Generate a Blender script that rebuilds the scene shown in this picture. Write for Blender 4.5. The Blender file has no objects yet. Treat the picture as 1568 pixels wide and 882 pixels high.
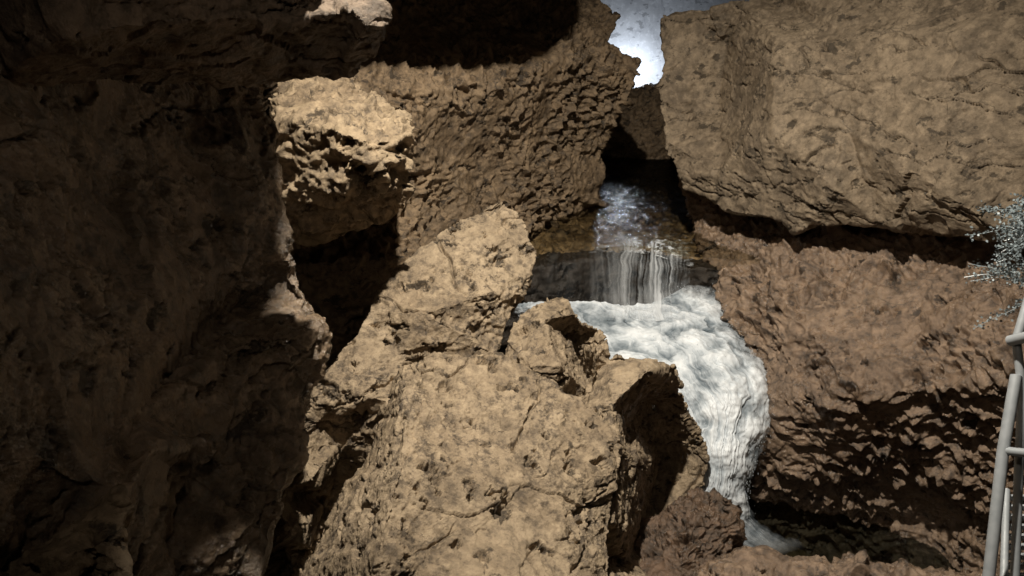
import bpy, bmesh, math, random
from mathutils import Vector, Matrix, geometry
random.seed(4)
sc=bpy.context.scene
# ------------------------------------------------------------------ camera
PITCH=math.radians(20); CAMZ=2.0; F=1136.0
cam=bpy.data.cameras.new("camera"); camo=bpy.data.objects.new("camera",cam)
sc.collection.objects.link(camo); sc.camera=camo
camo.location=(0,0,CAMZ); camo.rotation_euler=(math.radians(90)-PITCH,0,0)
cam.sensor_width=36; cam.lens=36*F/1568; cam.clip_start=.02; cam.clip_end=500
cp,sp=math.cos(PITCH),math.sin(PITCH)
def P(u,v,d):
    """photogrammetric measurement (image u,v + estimated depth in m) -> cave coordinates"""
    X=(u-784)/F; Y=(441-v)/F
    return Vector((X*d, d*(cp+Y*sp), CAMZ+d*(Y*cp-sp)))
# ------------------------------------------------------------------ node helper
class G:
    def __init__(s,m):
        m.use_nodes=True; s.nt=m.node_tree; s.nt.nodes.clear()
    def n(s,t,ins=None,**kw):
        nd=s.nt.nodes.new(t)
        for k,v in kw.items(): setattr(nd,k,v)
        for k,v in (ins or {}).items():
            if isinstance(v,bpy.types.NodeSocket): s.nt.links.new(v,nd.inputs[k])
            else: nd.inputs[k].default_value=v
        return nd
    def math(s,op,a,b=0.0,c=None,clamp=False):
        d={0:a,1:b}
        if c is not None: d[2]=c
        return s.n('ShaderNodeMath',d,operation=op,use_clamp=clamp).outputs[0]
    def vm(s,op,a,b):
        return s.n('ShaderNodeVectorMath',{0:a,1:b},operation=op).outputs[0]
    def noise(s,v,sc,det=3,ro=.5,col=False,dist=0):
        nd=s.n('ShaderNodeTexNoise',{'Vector':v,'Scale':sc,'Detail':det,'Roughness':ro,'Distortion':dist})
        return nd.outputs['Color' if col else 'Fac']
    def vor(s,v,sc,feat='F1',out='Distance'):
        return s.n('ShaderNodeTexVoronoi',{'Vector':v,'Scale':sc},feature=feat).outputs[out]
    def mr(s,v,a,b,c=0.0,d=1.0):
        return s.n('ShaderNodeMapRange',{0:v,1:a,2:b,3:c,4:d}).outputs[0]
    def mix(s,f,a,b,bt='MIX'):
        nd=s.nt.nodes.new('ShaderNodeMix'); nd.data_type='RGBA'; nd.blend_type=bt
        for i,v in ((0,f),(6,a),(7,b)):
            if isinstance(v,bpy.types.NodeSocket): s.nt.links.new(v,nd.inputs[i])
            else: nd.inputs[i].default_value=v
        return nd.outputs[2]
def C(r,g,b): return (r,g,b,1)
def rock_mat(name,c1,c2,c3,big=.05,scal=.05,ss=5,stretch=(1,1,1),fine=.03,pit=.03,crack=.02,blk=.05,bs=2.0,rough=(.5,.85),spec=.4,bump=.8,patch=.7,pits=6.5,cz=2.3,cmask=(.46,.56),cw=.012):
    m=bpy.data.materials.new(name); g=G(m); m.displacement_method='DISPLACEMENT'
    co=g.n('ShaderNodeTexCoord').outputs['Object']
    w=g.vm('SUBTRACT',g.noise(co,2.5,2,.5,col=True),(.5,.5,.5))
    wc=g.vm('ADD',co,g.vm('MULTIPLY',w,(.3,.3,.3)))
    sv=g.vm('MULTIPLY',wc,stretch)
    d=g.math('MULTIPLY',g.math('SUBTRACT',g.noise(co,1.3,3,.5),.5),big*2)
    amp=g.mr(g.noise(co,1.1,2,.5),.38,.6,.2,1.3)
    v1=g.math('POWER',g.vor(sv,ss),2.0); v2=g.math('POWER',g.vor(g.vm('ADD',sv,(3.1,1.7,5.2)),ss*2.1),2.0)
    s=g.math('ADD',g.math('MULTIPLY',g.math('SUBTRACT',v1,.28),scal*1.3),g.math('MULTIPLY',g.math('SUBTRACT',v2,.28),scal*.8))
    d=g.math('MULTIPLY_ADD',s,amp,d)
    jv=g.vm('ADD',wc,g.vm('MULTIPLY',g.noise(co,9,3,.6,col=True),(.06,.06,.06)))
    bc=g.n('ShaderNodeSeparateColor',{0:g.vor(g.vm('MULTIPLY',jv,(1,1,1.7)),bs,'F1','Color')})
    bc2=g.n('ShaderNodeSeparateColor',{0:g.vor(g.vm('MULTIPLY',jv,(1,1,1.5)),bs*2.7,'F1','Color')})
    d=g.math('MULTIPLY_ADD',g.math('SUBTRACT',bc.outputs[0],.5),blk,d)
    d=g.math('MULTIPLY_ADD',g.math('SUBTRACT',bc2.outputs[0],.5),blk*.45,d)
    fn=g.noise(co,13,9,.70)
    fam=g.mr(g.noise(co,1.9,3,.6),.40,.58,.3,1.25)
    d=g.math('MULTIPLY_ADD',g.math('SUBTRACT',fn,.5),g.math('MULTIPLY',fam,fine*2.6),d)
    pn=g.noise(g.vm('MULTIPLY',co,(1,1,1.4)),pits,5,.62)
    pm=g.mr(pn,.59,.63)
    d=g.math('MULTIPLY_ADD',pm,-pit,d)
    cv=g.vor(g.vm('MULTIPLY',jv,(.7,.7,cz)),1.1,'DISTANCE_TO_EDGE')
    cm=g.math('MULTIPLY',g.mr(cv,0.0,cw,1,0),g.mr(g.noise(co,1.9,2),cmask[0],cmask[1]))
    d=g.math('MULTIPLY_ADD',cm,-crack,d)
    cn=g.mr(g.noise(wc,1.6,5,.6),.35,.65)
    col=g.mix(cn,c1,c2)
    sk=g.mr(g.noise(g.vm('MULTIPLY',wc,(3,3,.8)),1.6,4,.6),.5,.68,0,.6)
    col=g.mix(sk,col,C(c2[0]*.6,c2[1]*.6,c2[2]*.62))
    col=g.mix(g.math('MULTIPLY',g.mr(g.noise(co,17,6,.75),.49,.60,0,patch),g.mr(g.noise(co,2.2,3),.35,.6,.3,1)),col,c3)
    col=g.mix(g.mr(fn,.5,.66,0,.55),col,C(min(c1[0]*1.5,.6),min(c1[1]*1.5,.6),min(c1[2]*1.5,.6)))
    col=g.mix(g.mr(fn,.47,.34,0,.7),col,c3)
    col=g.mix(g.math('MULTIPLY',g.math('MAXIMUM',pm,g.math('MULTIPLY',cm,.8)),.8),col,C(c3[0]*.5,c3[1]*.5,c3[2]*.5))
    rg=g.mr(g.noise(co,3.5,4,.65),.4,.62,rough[0],rough[1])
    bp=g.n('ShaderNodeBump',{'Height':g.noise(co,60,5,.75),'Strength':bump,'Distance':.015}).outputs[0]
    b=g.n('ShaderNodeBsdfPrincipled',{'Base Color':col,'Roughness':rg,'Specular IOR Level':spec,'Normal':bp})
    dn=g.n('ShaderNodeDisplacement',{'Height':d,'Midlevel':0.0,'Scale':1.0})
    g.n('ShaderNodeOutputMaterial',{'Surface':b.outputs[0],'Displacement':dn.outputs[0]})
    return m
tan=rock_mat("limestone_tan",C(.37,.285,.19),C(.255,.19,.122),C(.07,.053,.039),big=.015,scal=.014,ss=13,fine=.026,pit=.05,crack=.06,blk=.04,bs=1.8,patch=.9,cmask=(.42,.5))
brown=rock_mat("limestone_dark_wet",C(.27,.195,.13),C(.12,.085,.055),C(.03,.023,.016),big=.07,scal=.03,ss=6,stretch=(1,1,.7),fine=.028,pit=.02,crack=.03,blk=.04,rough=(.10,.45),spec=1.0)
over=rock_mat("limestone_overhang",C(.24,.18,.13),C(.15,.11,.078),C(.05,.04,.03),big=.03,scal=.02,ss=7,fine=.022,pit=.02,crack=.03,blk=.04,cz=4)
scal=rock_mat("limestone_scalloped",C(.27,.19,.115),C(.155,.108,.065),C(.04,.03,.022),big=.12,scal=.09,ss=6.5,stretch=(1.1,1.1,1.7),fine=.026,pit=.03,crack=.0,blk=.03,bs=1.2,rough=(.4,.8))
scalR=rock_mat("limestone_red_scalloped",C(.30,.208,.14),C(.185,.126,.084),C(.045,.033,.025),big=.13,scal=.085,ss=6.8,stretch=(1,1,1.6),fine=.032,pit=.08,crack=.0,blk=.03,bs=1.2,rough=(.16,.62),pits=6,spec=.7)
rub=rock_mat("shaded_wet_rubble",C(.18,.115,.075),C(.10,.068,.045),C(.03,.022,.016),big=.10,scal=.06,ss=9,stretch=(1,1,1.2),fine=.04,pit=.08,crack=.0,blk=.08,bs=3,rough=(.2,.55),pits=7,spec=.6)  # red stone darkened in its colour to imitate shade; wetness is the gloss
slabm=rock_mat("limestone_slab",C(.27,.207,.14),C(.175,.131,.087),C(.08,.06,.04),big=.07,scal=.014,ss=6,stretch=(.8,.8,2.2),fine=.016,pit=.014,crack=.06,blk=.055,bs=1.2,cz=5,cmask=(.42,.5),cw=.014)
blockm=rock_mat("limestone_block",C(.33,.25,.16),C(.22,.16,.10),C(.065,.048,.034),big=.05,scal=.06,ss=7,stretch=(1,1,1.5),fine=.03,pit=.06,crack=.02,blk=.05)
grey=rock_mat("limestone_grey",C(.36,.36,.37),C(.36,.36,.37),C(.36,.36,.37),big=.03,scal=.0,ss=3,fine=.0,pit=0,crack=0,blk=0,bump=.0,patch=0)
darkw=rock_mat("limestone_streambed",C(.30,.205,.105),C(.13,.09,.05),C(.03,.023,.016),big=.05,scal=.08,ss=8,fine=.02,blk=.04,rough=(.3,.6))
wetd=rock_mat("wet_black_step",C(.04,.03,.022),C(.025,.02,.015),C(.012,.01,.008),big=.05,scal=.06,ss=8,fine=.02,blk=.04,rough=(.15,.4))
# ------------------------------------------------------------------ rock builder
def finish(name,bm,mat,voxel,smooth=True):
    bmesh.ops.recalc_face_normals(bm,faces=bm.faces[:])
    me=bpy.data.meshes.new(name); bm.to_mesh(me); bm.free()
    ob=bpy.data.objects.new(name,me); sc.collection.objects.link(ob)
    me.materials.append(mat)
    if voxel:
        r=ob.modifiers.new("remesh",'REMESH'); r.mode='VOXEL'; r.voxel_size=voxel; r.use_smooth_shade=True
    return ob
def rock(name,outl,inner,mat,voxel=.02,back=1.0,shrink=.75,jag=0.0):
    pts=[]
    n=len(outl)
    for i in range(n):
        a=outl[i]; b=outl[(i+1)%n]; pts.append(a)
        if jag>0:
            L=math.hypot(a[0]-b[0],a[1]-b[1]); k=int(L//28)
            for j in range(1,k+1):
                t=j/(k+1); pts.append((a[0]+(b[0]-a[0])*t+random.uniform(-jag,jag),a[1]+(b[1]-a[1])*t+random.uniform(-jag,jag),a[2]+(b[2]-a[2])*t+random.uniform(-.03,.03)))
    N=len(pts); allp=pts+list(inner)
    co=[Vector((p[0],-p[1])) for p in allp]
    vs,es,fs,ov,oe,of=geometry.delaunay_2d_cdt(co,[],[list(range(N))],1,1e-4)
    bm=bmesh.new(); V=[]
    for i,v in enumerate(vs):
        o=ov[i]
        d=allp[o[0]][2] if o else 4.0
        V.append(bm.verts.new(P(v.x,-v.y,d)))
    m={}
    for i,o in enumerate(ov):
        for k in o: m[k]=V[i]
    for f in fs:
        try: bm.faces.new([V[i] for i in f])
        except ValueError: pass
    cu=sum(p[0] for p in pts)/N; cvv=sum(p[1] for p in pts)/N; cd=sum(p[2] for p in pts)/N
    B=[]
    for p in pts:
        s=shrink
        B.append(bm.verts.new(P(cu+(p[0]-cu)*s,cvv+(p[1]-cvv)*s,p[2]+back)))
    cb=bm.verts.new(P(cu,cvv,cd+back*1.3))
    for i in range(N):
        j=(i+1)%N
        a,b=m[i],m[j]
        if a is b: continue
        bm.faces.new([a,b,B[j],B[i]]); bm.faces.new([B[i],B[j],cb])
    return finish(name,bm,mat,voxel)
def prism(name,xy,z0,z1,mat,voxel):
    bm=bmesh.new()
    a=[bm.verts.new((x,y,z0)) for x,y in xy]; b=[bm.verts.new((x,y,z1)) for x,y in xy]
    n=len(xy); bm.faces.new(a); bm.faces.new(b)
    for i in range(n): bm.faces.new([a[i],a[(i+1)%n],b[(i+1)%n],b[i]])
    return finish(name,bm,mat,voxel)
# ------------------------------------------------------------------ rocks
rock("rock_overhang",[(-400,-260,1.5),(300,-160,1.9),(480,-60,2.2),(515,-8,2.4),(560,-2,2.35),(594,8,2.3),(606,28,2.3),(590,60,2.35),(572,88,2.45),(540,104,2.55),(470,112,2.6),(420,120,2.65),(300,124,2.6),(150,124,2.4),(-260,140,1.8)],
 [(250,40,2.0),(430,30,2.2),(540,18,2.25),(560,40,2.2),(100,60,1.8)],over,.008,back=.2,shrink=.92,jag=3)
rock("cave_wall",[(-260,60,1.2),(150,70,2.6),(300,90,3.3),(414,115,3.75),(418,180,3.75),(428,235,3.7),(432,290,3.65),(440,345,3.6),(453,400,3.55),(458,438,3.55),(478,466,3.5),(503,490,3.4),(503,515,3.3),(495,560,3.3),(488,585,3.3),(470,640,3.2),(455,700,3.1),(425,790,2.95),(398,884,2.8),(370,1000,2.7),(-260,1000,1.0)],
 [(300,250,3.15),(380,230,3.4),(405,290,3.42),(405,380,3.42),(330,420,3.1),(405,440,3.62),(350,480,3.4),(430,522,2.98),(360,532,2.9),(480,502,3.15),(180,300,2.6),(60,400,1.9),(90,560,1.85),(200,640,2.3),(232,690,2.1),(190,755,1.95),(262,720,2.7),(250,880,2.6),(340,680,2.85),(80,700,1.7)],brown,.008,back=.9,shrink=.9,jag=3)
rock("limestone_boulder",[(-260,1000,1.5),(-200,880,1.6),(0,866,1.7),(50,832,1.75),(118,800,1.8),(160,770,1.85),(184,748,1.88),(196,780,1.86),(194,830,1.8),(205,884,1.75),(200,1000,1.7)],
 [(100,850,1.65),(150,830,1.7)],tan,.007,back=.5,shrink=.8,jag=3)
rock("rock_ledge",[(380,110,4.75),(440,116,4.7),(500,106,4.75),(540,110,4.75),(556,138,4.65),(600,156,4.6),(630,174,4.5),(636,198,4.35),(624,228,4.35),(630,255,4.35),(618,300,4.4),(600,325,4.45),(560,345,4.55),(500,365,4.7),(450,375,4.8),(380,380,4.9)],
 [(430,185,4.2),(480,190,4.1),(520,202,4.0),(560,216,3.95),(605,216,4.1),(550,165,4.3),(500,150,4.4),(520,290,4.15),(580,285,4.1),(450,300,4.3)],blockm,.009,back=1.0,shrink=.85,jag=4)
rock("cave_wall",[(300,-160,5.8),(905,-160,9),(905,-2,8.6),(930,10,8.4),(946,25,8.3),(935,60,8.2),(955,80,8.1),(978,92,8.0),(975,115,8.0),(945,168,8.1),(932,205,8.2),(916,240,8.3),(922,270,8.35),(927,312,8.4),(925,350,8.8),(860,400,8.3),(820,460,7.9),(790,560,7.2),(700,640,6.6),(500,640,5.6),(300,640,5.2)],
 [(850,92,7.3),(750,125,6.6),(650,140,6.1),(550,140,5.7),(850,20,7.9),(700,20,7.3),(600,20,6.8),(600,300,6.1),(700,240,6.7),(850,220,7.7),(870,300,7.9),(760,330,7.1),(620,420,5.8),(540,470,5.4),(820,350,7.5)],scal,.012,back=2.0,shrink=.85,jag=4)
rock("cave_wall",[(600,-300,15),(1400,-300,14),(1400,350,13),(600,350,13.5)],[(985,60,13.5)],grey,.06,back=1,shrink=1)
rock("rock_ledge",[(860,150,11.9),(930,150,11.7),(960,138,11.6),(1000,128,11.5),(1080,140,11.4),(1080,300,11.2),(860,300,11.6)],[(960,180,11.2),(1000,215,11.1)],scal,.025,back=1,shrink=.9,jag=3)
rock("cave_wall",[(1040,255,7.9),(1052,300,7.6),(1058,335,7.5),(1062,352,7.4),(1076,385,7.0),(1094,408,6.8),(1094,450,6.65),(1110,490,6.4),(1140,530,6.15),(1160,568,6.05),(1172,596,5.95),(1172,640,5.95),(1162,690,6.1),(1158,740,6.3),(1150,790,6.6),(1140,850,6.8),(1150,1000,6.6),(1900,1000,4.3),(1900,200,3.9),(1400,200,6.2),(1200,230,7.2)],
 [(1200,345,6.6),(1360,350,5.95),(1500,380,5.25),(1180,450,6.1),(1250,520,5.6),(1300,600,5.3),(1420,600,5.0),(1560,560,4.5),(1250,720,5.85),(1400,720,5.55),(1250,800,6.35),(1420,800,5.9),(1400,470,5.4),(1600,800,4.9)],scalR,.011,back=1.6,shrink=.95,jag=4)
rock("rock_slab",[(1013,28,7.3),(1050,19,7.2),(1100,12,7.0),(1190,2,6.8),(1210,-160,6.9),(1900,-160,4.6),(1900,420,3.7),(1500,372,4.95),(1440,360,5.15),(1360,343,5.45),(1300,340,5.7),(1240,345,5.9),(1215,355,6.0),(1200,335,6.1),(1150,330,6.35),(1110,322,6.6),(1085,300,6.8),(1060,290,7.0),(1050,288,7.0),(1040,260,7.0),(1020,238,7.1),(1018,195,7.15),(1010,165,7.15),(1006,128,7.15),(1020,95,7.2),(1012,55,7.3)],
 [(1190,60,6.1),(1185,200,5.95),(1100,150,7.15),(1300,200,5.55),(1300,60,5.7),(1280,290,5.5),(1450,150,5.0),(1450,300,4.85),(1560,42,4.75),(1100,270,6.6),(1110,60,7.1)],slabm,.011,back=1.5,shrink=.95,jag=3)
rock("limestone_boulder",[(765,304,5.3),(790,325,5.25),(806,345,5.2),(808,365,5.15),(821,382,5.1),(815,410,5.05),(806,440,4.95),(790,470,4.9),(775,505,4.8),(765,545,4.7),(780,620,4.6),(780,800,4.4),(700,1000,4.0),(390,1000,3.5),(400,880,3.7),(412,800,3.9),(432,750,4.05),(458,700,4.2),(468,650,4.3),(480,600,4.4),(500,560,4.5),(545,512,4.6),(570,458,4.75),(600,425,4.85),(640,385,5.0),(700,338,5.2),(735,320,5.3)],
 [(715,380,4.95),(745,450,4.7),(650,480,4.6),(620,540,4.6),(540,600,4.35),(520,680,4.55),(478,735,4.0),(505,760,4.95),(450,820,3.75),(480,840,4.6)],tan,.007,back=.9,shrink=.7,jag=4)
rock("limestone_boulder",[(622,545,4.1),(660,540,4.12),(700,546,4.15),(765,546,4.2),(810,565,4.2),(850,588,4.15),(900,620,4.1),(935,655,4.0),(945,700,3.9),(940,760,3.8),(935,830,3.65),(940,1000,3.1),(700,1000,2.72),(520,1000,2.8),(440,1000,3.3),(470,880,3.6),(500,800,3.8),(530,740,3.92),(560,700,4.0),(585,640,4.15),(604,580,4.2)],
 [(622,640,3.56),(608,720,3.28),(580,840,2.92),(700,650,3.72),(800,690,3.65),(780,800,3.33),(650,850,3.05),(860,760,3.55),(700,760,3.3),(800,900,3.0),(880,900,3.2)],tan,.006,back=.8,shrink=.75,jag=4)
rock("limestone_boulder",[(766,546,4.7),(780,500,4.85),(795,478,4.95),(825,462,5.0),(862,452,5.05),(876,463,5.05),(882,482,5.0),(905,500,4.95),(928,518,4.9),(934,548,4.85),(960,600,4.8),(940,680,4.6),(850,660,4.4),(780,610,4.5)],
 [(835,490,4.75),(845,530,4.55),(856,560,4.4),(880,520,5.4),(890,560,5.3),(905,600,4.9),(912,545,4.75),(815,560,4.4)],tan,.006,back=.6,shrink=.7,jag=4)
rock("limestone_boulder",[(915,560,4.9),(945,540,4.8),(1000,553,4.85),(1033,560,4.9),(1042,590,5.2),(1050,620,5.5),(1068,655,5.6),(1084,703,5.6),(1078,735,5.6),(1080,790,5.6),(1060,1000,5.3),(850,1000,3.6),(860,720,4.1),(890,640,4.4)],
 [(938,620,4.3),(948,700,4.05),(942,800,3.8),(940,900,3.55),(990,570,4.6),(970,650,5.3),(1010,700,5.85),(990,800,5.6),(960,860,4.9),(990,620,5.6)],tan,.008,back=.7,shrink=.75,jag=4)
rock("rock_rubble",[(985,800,5.3),(1010,785,5.3),(1050,765,5.25),(1085,750,5.2),(1112,764,5.15),(1126,785,5.1),(1132,820,5.0),(1112,850,4.9),(1110,1000,4.6),(930,1000,4.5),(962,880,4.9)],
 [(1050,800,4.95),(1090,800,4.95),(1040,870,4.75),(1000,850,5.0)],rub,.008,back=.7,shrink=.8,jag=8)
rock("rock_rubble",[(1060,880,4.6),(1110,862,4.6),(1140,846,4.6),(1165,846,4.6),(1195,862,4.5),(1250,864,4.5),(1300,860,4.45),(1340,866,4.4),(1390,860,4.35),(1412,874,4.3),(1520,890,4.1),(1560,1000,3.9),(1060,1000,4.1)],
 [(1130,875,4.35),(1250,880,4.3),(1370,885,4.2)],scalR,.008,back=.6,shrink=.9,jag=6)
prism("stream_bed",[(-1.2,6.5),(.39,6.8),(1.0,7.0),(1.3,6.95),(1.54,6.7),(2.6,6.4),(4.5,13.5),(-1.2,13.5)],-1.9,-.10,darkw,.02)
prism("stream_step",[(-1.2,6.18),(.39,6.48),(1.0,6.70),(1.3,6.64),(1.54,6.43),(2.6,6.18),(2.6,6.9),(-1.2,6.9)],-1.9,-.13,wetd,.02)
prism("plunge_pool_shelf",[(-.8,4.9),(.6,5.05),(1.35,5.45),(1.75,5.75),(2.2,6.6),(-.8,6.9)],-2.4,-.85,wetd,.025)
prism("shadow_slab",[(-5,-1.5),(-.42,-1.5),(-.42,2.2),(-.44,2.6),(-.51,2.82),(-.555,3.02),(-.66,3.26),(-1.2,3.6),(-5,4.0)],2.75,3.3,over,.03)  # unseen slab, added to keep the floodlight off the left wall
prism("shadow_slab",[(-5,4.5),(-.7,4.6),(-.25,4.95),(.05,5.2),(.25,5.6),(.45,6.1),(.45,6.8),(-5,6.8)],2.9,3.7,over,.03)  # second unseen slab, shaped to shadow the upper left of the back wall
bm=bmesh.new(); bmesh.ops.create_grid(bm,x_segments=160,y_segments=160,size=30)
for v in bm.verts: v.co.z=-2.35
finish("cave_floor",bm,darkw,0)
# ------------------------------------------------------------------ water
def cr(p0,p1,p2,p3,t):
    return .5*((2*p1)+(-p0+p2)*t+(2*p0-5*p1+4*p2-p3)*t*t+(-p0+3*p1-3*p2+p3)*t**3)
def cat(pts,t):
    n=len(pts)-1; x=min(max(t*n,0),n-1e-6); i=int(x); f=x-i
    g=lambda k: pts[min(max(k,0),n)]
    return cr(g(i-1),g(i),g(i+1),g(i+2),f)
def loft(name,rows,nu,nv,mat,bump=0.0):
    bm=bmesh.new(); uvl=bm.loops.layers.uv.new("flow"); grid=[]
    for j in range(nv+1):
        t=j/nv; L=[]
        for i in range(nu+1):
            s=i/nu
            L.append(bm.verts.new(cat([cat(r,s) for r in rows],t)))
        grid.append(L)
    for j in range(nv):
        for i in range(nu):
            f=bm.faces.new([grid[j][i],grid[j+1][i],grid[j+1][i+1],grid[j][i+1]]); f.smooth=True
            for l,(a,b) in zip(f.loops,((i,j),(i,j+1),(i+1,j+1),(i+1,j))): l[uvl].uv=(a/nu,b/nv)
    me=bpy.data.meshes.new(name); bm.to_mesh(me); bm.free()
    ob=bpy.data.objects.new(name,me); sc.collection.objects.link(ob); me.materials.append(mat); return ob
def foam_mat(name,su,sv,lo,hi,amp,amin=0.0,wts=(.5,.25,.25),dark=C(.18,.24,.30),side=None,cr_=(.40,.58),warp=.14,tbs=8,endfade=None,startfade=None,tbd=(7,.7),sd=5):
    m=bpy.data.materials.new(name); g=G(m); m.displacement_method='DISPLACEMENT'
    uv=g.n('ShaderNodeTexCoord').outputs['UV']; ob=g.n('ShaderNodeTexCoord').outputs['Object']
    w=g.vm('MULTIPLY',g.vm('SUBTRACT',g.noise(ob,3,3,.55,col=True),(.5,.5,.5)),(warp,warp*.7,0))
    u2=g.vm('ADD',uv,w)
    st=g.noise(g.vm('MULTIPLY',u2,(su,sv,1)),1,sd,.55)
    st2=g.noise(g.vm('MULTIPLY',u2,(su*4,sv*2,1)),1,3,.6)
    tb=g.noise(ob,tbs,tbd[0],tbd[1])
    a=g.math('ADD',g.math('MULTIPLY',st,wts[0]),g.math('ADD',g.math('MULTIPLY',st2,wts[1]),g.math('MULTIPLY',tb,wts[2])))
    al=g.mr(a,lo,hi,amin,1)
    x=g.n('ShaderNodeSeparateXYZ',{0:uv})
    fr=g.noise(ob,9,6,.65)
    fray=g.math('MULTIPLY_ADD',g.math('SUBTRACT',fr,.5),.4,x.outputs[0])
    e=g.math('MULTIPLY',g.mr(fray,0,.1),g.mr(fray,1.0,.80))
    al=g.math('MULTIPLY',al,e)
    if side: al=g.math('MULTIPLY',al,g.mr(x.outputs[0],side[0],side[1],side[2],1))
    if endfade: al=g.math('MULTIPLY',al,g.mr(x.outputs[1],endfade[0],endfade[1],1,0))
    if startfade: al=g.math('MULTIPLY',al,g.mr(x.outputs[1],startfade[0],startfade[1],0,1))
    col=g.mix(g.mr(a,cr_[0],cr_[1]),dark,C(.88,.92,.96))
    b=g.n('ShaderNodeBsdfPrincipled',{'Base Color':col,'Roughness':.45,'Alpha':al,'Specular IOR Level':.3})
    d=g.math('MULTIPLY',g.math('SUBTRACT',a,.5),amp)
    dn=g.n('ShaderNodeDisplacement',{'Height':d,'Midlevel':0.0,'Scale':1.0})
    g.n('ShaderNodeOutputMaterial',{'Surface':b.outputs[0],'Displacement':dn.outputs[0]})
    return m
def water_mat(name,tint,bs=6,bstr=.5,rg=.07,gc=1.0):
    m=bpy.data.materials.new(name); g=G(m)
    ob=g.n('ShaderNodeTexCoord').outputs['Object']
    h=g.noise(g.vm('MULTIPLY',ob,(1.3,.9,1)),bs,5,.6,dist=.8)
    bp=g.n('ShaderNodeBump',{'Height':h,'Strength':bstr,'Distance':.06}).outputs[0]
    fr=g.n('ShaderNodeFresnel',{'IOR':1.33,'Normal':bp}).outputs[0]
    t=g.n('ShaderNodeBsdfTransparent',{'Color':tint}).outputs[0]
    gl=g.n('ShaderNodeBsdfGlossy',{'Color':C(gc,gc,gc),'Roughness':rg,'Normal':bp}).outputs[0]
    mx=g.n('ShaderNodeMixShader',{0:fr,1:t,2:gl}).outputs[0]
    g.n('ShaderNodeOutputMaterial',{'Surface':mx}); return m
wm=water_mat("clear_stream_water",C(.90,.88,.80),bs=6,bstr=.35,rg=.14,gc=.16)
wd=water_mat("dark_pool_water",C(.35,.38,.36),8,.6)
bm=bmesh.new()
vs=[bm.verts.new((x,y,0)) for x,y in [(-1.2,6.3),(.39,6.44),(1.0,6.63),(1.3,6.56),(1.54,6.32),(2.6,6.1),(4.5,13.5),(-1.2,13.5)]]
bm.faces.new(vs); finish("stream_water",bm,wm,0)
bm=bmesh.new()
vs=[bm.verts.new((x,y,-1.93)) for x,y in [(.5,3.5),(4.5,3.5),(4.5,6.5),(.5,6.5)]]
bm.faces.new(vs); finish("pool_water",bm,wd,0)
fall=bpy.data.objects.new("waterfall",None); sc.collection.objects.link(fall)
curt=foam_mat("water_curtain",16,.6,.42,.66,.05,side=(.3,.85,.03),wts=(.5,.3,.2),warp=.10,cr_=(.34,.56),tbd=(3,.5),tbs=4)
casc=foam_mat("white_water",8,1.3,.30,.50,.26,amin=.08,wts=(.42,.13,.45),cr_=(.37,.57),warp=.36,tbs=5,endfade=(.74,.93),tbd=(3.0,.52),sd=2.5,dark=C(.22,.29,.35))
lipm=foam_mat("lip_foam_glints",5,3,.50,.58,.05,wts=(.2,.2,.6),tbs=14,startfade=(0,.6),cr_=(.3,.5),side=(.3,.6,.2))  # white patches stand for foam and for glints painted along the lip
def row(l): return [P(*p) for p in l]
o=loft("curtain",[row([(830,376,7.15),(900,368,7.25),(960,362,7.3),(1010,366,7.2),(1062,380,6.9)]),
 row([(826,392,6.72),(890,384,6.85),(955,378,6.92),(1005,382,6.85),(1058,398,6.6)]),
 row([(824,420,6.6),(888,418,6.68),(952,414,6.74),(1005,418,6.68),(1056,430,6.45)]),
 row([(820,480,6.5),(885,482,6.55),(950,488,6.58),(1005,492,6.5),(1056,480,6.3)])],240,90,curt); o.parent=fall
o=loft("lip_foam_glints",[row([(900,352,7.5),(960,350,7.55),(1010,352,7.5),(1066,362,7.2)]),
 row([(900,366,7.2),(960,362,7.25),(1010,366,7.15),(1066,382,6.85)]),
 row([(900,378,6.9),(958,374,6.95),(1005,379,6.88),(1064,396,6.6)]),
 row([(900,388,6.75),(956,386,6.8),(1004,392,6.75),(1062,410,6.45)])],140,80,lipm); o.parent=fall
crow=[
 row([(760,462,6.9),(895,462,6.85),(980,468,6.8),(1055,436,6.75)]),
 row([(790,480,6.7),(930,490,6.6),(1030,478,6.6),(1104,444,6.72)]),
 row([(820,520,6.5),(965,522,6.35),(1060,505,6.3),(1132,488,6.5)]),
 row([(900,555,6.1),(1010,550,6.1),(1085,535,6.05),(1160,532,6.2)]),
 row([(1000,600,5.9),(1060,590,5.88),(1115,580,5.85),(1190,578,6.05)]),
 row([(1030,650,5.8),(1080,645,5.78),(1125,635,5.78),(1192,628,5.95)]),
 row([(1045,705,5.75),(1083,705,5.72),(1118,695,5.72),(1168,690,5.9)]),
 row([(1052,760,5.8),(1085,765,5.75),(1110,765,5.75),(1148,755,5.9)]),
 row([(1075,803,5.88),(1100,806,5.86),(1128,806,5.86),(1165,800,5.9)]),
 row([(1110,840,5.78),(1145,842,5.77),(1180,842,5.77),(1222,830,5.85)]),
 row([(1150,872,5.60),(1180,872,5.60),(1210,870,5.61),(1260,858,5.68)])]
o=loft("cascade",crow,260,460,casc); o.parent=fall
spm=bpy.data.materials.new("water_spray"); g=G(spm)
b=g.n('ShaderNodeBsdfPrincipled',{'Base Color':C(.85,.9,.95),'Roughness':.2,'Alpha':.6}); g.n('ShaderNodeOutputMaterial',{'Surface':b.outputs[0]})
bm=bmesh.new()
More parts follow.
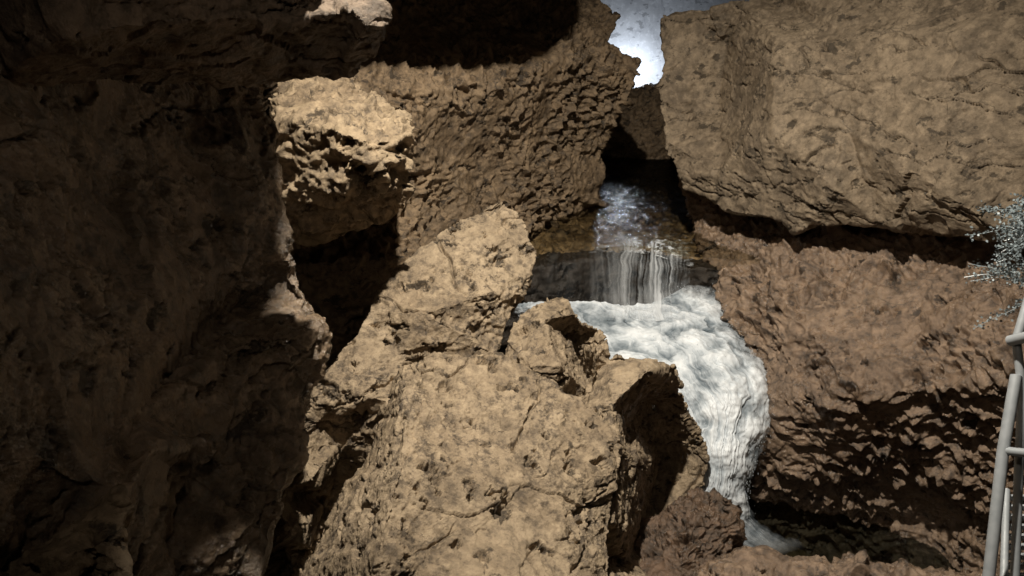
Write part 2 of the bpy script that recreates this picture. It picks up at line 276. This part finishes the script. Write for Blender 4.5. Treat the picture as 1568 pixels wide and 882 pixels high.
for i in range(1000):
    t=random.choice((random.uniform(0,.35),random.uniform(.15,.75),random.uniform(.5,.7))); s=1-abs(random.gauss(0,.2)) if random.random()<.65 else random.random()
    s=min(max(s,0),.9)
    p=cat([cat(r,s) for r in crow],t)+Vector((random.gauss(0,.025),-abs(random.gauss(0,.06)),abs(random.gauss(0,.04))))
    r=random.uniform(.001,.0026)
    bmesh.ops.create_icosphere(bm,subdivisions=1,radius=r,matrix=Matrix.Translation(p)@Matrix.Diagonal((1,1,random.uniform(1,4),1)))
o=finish("spray",bm,spm,0); o.parent=fall
# ------------------------------------------------------------------ railing + stairs
steel=bpy.data.materials.new("galvanised_steel"); g=G(steel)
ob=g.n('ShaderNodeTexCoord').outputs['Object']
b=g.n('ShaderNodeBsdfPrincipled',{'Base Color':g.mix(g.noise(ob,30,4),C(.26,.29,.31),C(.48,.50,.52)),'Metallic':.1,'Roughness':g.mr(g.noise(ob,50,3),.3,.7,.4,.65)})
g.n('ShaderNodeOutputMaterial',{'Surface':b.outputs[0]})
def tube(name,pts,r,par,mat=steel):
    cu=bpy.data.curves.new(name,'CURVE'); cu.dimensions='3D'; cu.bevel_depth=r; cu.bevel_resolution=4; cu.use_fill_caps=True
    s=cu.splines.new('POLY'); s.points.add(len(pts)-1)
    for q,p in zip(s.points,pts): q.co=(*p,1)
    o=bpy.data.objects.new(name,cu); sc.collection.objects.link(o); cu.materials.append(mat); o.parent=par; return o
rail=bpy.data.objects.new("metal_railing",None); sc.collection.objects.link(rail)
tube("lower_rail",[P(1556,575,2.5),P(1536,690,2.45),P(1512,900,2.4)],.018,rail)
tube("post",[P(1580,440,2.55),P(1556,520,2.5),P(1566,600,2.5),P(1560,720,2.5),P(1553,920,2.45)],.014,rail)
tube("upper_rail",[P(1546,522,2.5),P(1640,500,2.3),P(1760,480,2.0)],.018,rail)
tube("brace",[P(1536,690,2.45),P(1640,700,2.3),P(1760,700,2.0)],.014,rail)
st=bpy.data.objects.new("metal_staircase",None); sc.collection.objects.link(st)
bm=bmesh.new()
for k in range(12):
    a=P(1543,762+k*15,2.7-k*.02)
    bmesh.ops.create_cube(bm,size=1,matrix=Matrix.Translation(a+Vector((.35,0,0)))@Matrix.Diagonal((.7,.012,.02,1)))
o=finish("treads",bm,steel,0); o.parent=st
tube("stringer",[P(1541,750,2.7),P(1535,960,2.4)],.012,st)
# ------------------------------------------------------------------ plant
leaf=bpy.data.materials.new("fern_leaf"); g=G(leaf)
b=g.n('ShaderNodeBsdfPrincipled',{'Base Color':C(.26,.31,.33),'Roughness':.35,'Specular IOR Level':.7})
g.n('ShaderNodeOutputMaterial',{'Surface':b.outputs[0]})
bm=bmesh.new()
for s in range(34):
    v0=random.choice((318,330,345,355,400,415,430,445,455))+random.uniform(-12,12)
    p=P(1605,v0,3.6+random.uniform(-.2,.2)); dirn=Vector((-1,random.uniform(-.5,.5),random.uniform(-.25,.35))).normalized()
    L=random.uniform(.14,.38); n=18; sw=Vector((0,.001,.001)); cz=random.uniform(-.12,.03); ph=random.uniform(0,6)
    def at(t): return p+dirn*L*t+Vector((0,0,cz*t*t+.012*math.sin(6*t+ph)))
    for k in range(n):
        t=k/n; q=at(t); q2=at((k+1)/n)
        bm.faces.new([bm.verts.new(x) for x in (q-sw,q+sw,q2+sw,q2-sw)])
        for sd in range(6):
            q3=q+Vector((random.gauss(0,.008),random.gauss(0,.02),random.gauss(0,.013)))
            a=Vector((random.uniform(-1,.5),random.uniform(-1,1),random.uniform(-.7,.7))).normalized()*random.uniform(.010,.020)
            w=a.cross(Vector((random.random(),1,random.random()))).normalized()*.006
            v=[bm.verts.new(x) for x in (q3,q3+a*.5+w,q3+a,q3+a*.5-w)]; bm.faces.new(v)
me=bpy.data.meshes.new("fern_plant"); bm.to_mesh(me); bm.free()
o=bpy.data.objects.new("fern_plant",me); sc.collection.objects.link(o); me.materials.append(leaf)
# ------------------------------------------------------------------ lights
w=bpy.data.worlds.new("World"); sc.world=w; w.use_nodes=True; nt=w.node_tree
sky=nt.nodes.new('ShaderNodeTexSky'); sky.sky_type='NISHITA'; sky.sun_disc=False; sky.sun_elevation=math.radians(3); sky.sun_rotation=math.radians(180)
nt.links.new(sky.outputs[0],nt.nodes['Background'].inputs[0]); nt.nodes['Background'].inputs[1].default_value=.0005
def spot(name,loc,tgt,pw,col,ang,blend=.6,r=.05):
    l=bpy.data.lights.new(name,'SPOT'); l.energy=pw; l.color=col; l.spot_size=math.radians(ang); l.spot_blend=blend; l.shadow_soft_size=r
    o=bpy.data.objects.new(name,l); sc.collection.objects.link(o); o.location=loc
    o.rotation_euler=(Vector(tgt)-Vector(loc)).to_track_quat('-Z','Y').to_euler(); return o
spot("cave_floodlight",(.05,2.5,4.7),(.6,4.8,.2),1750,(1,.92,.79),106,1.0,.06)
spot("added_fill_lamp",(-.1,.2,2.9),(.6,4.2,.2),28,(1,.84,.66),105,.9)  # added weak fill beside the camera, lifts the frontal faces
l=bpy.data.lights.new("cave_back_lamp",'POINT'); l.energy=130; l.color=(.80,.89,1); l.shadow_soft_size=.08
o=bpy.data.objects.new("cave_back_lamp",l); sc.collection.objects.link(o); o.location=P(958,92,12.75)
sc.view_settings.view_transform='Standard'; sc.view_settings.look='None'; sc.view_settings.exposure=0
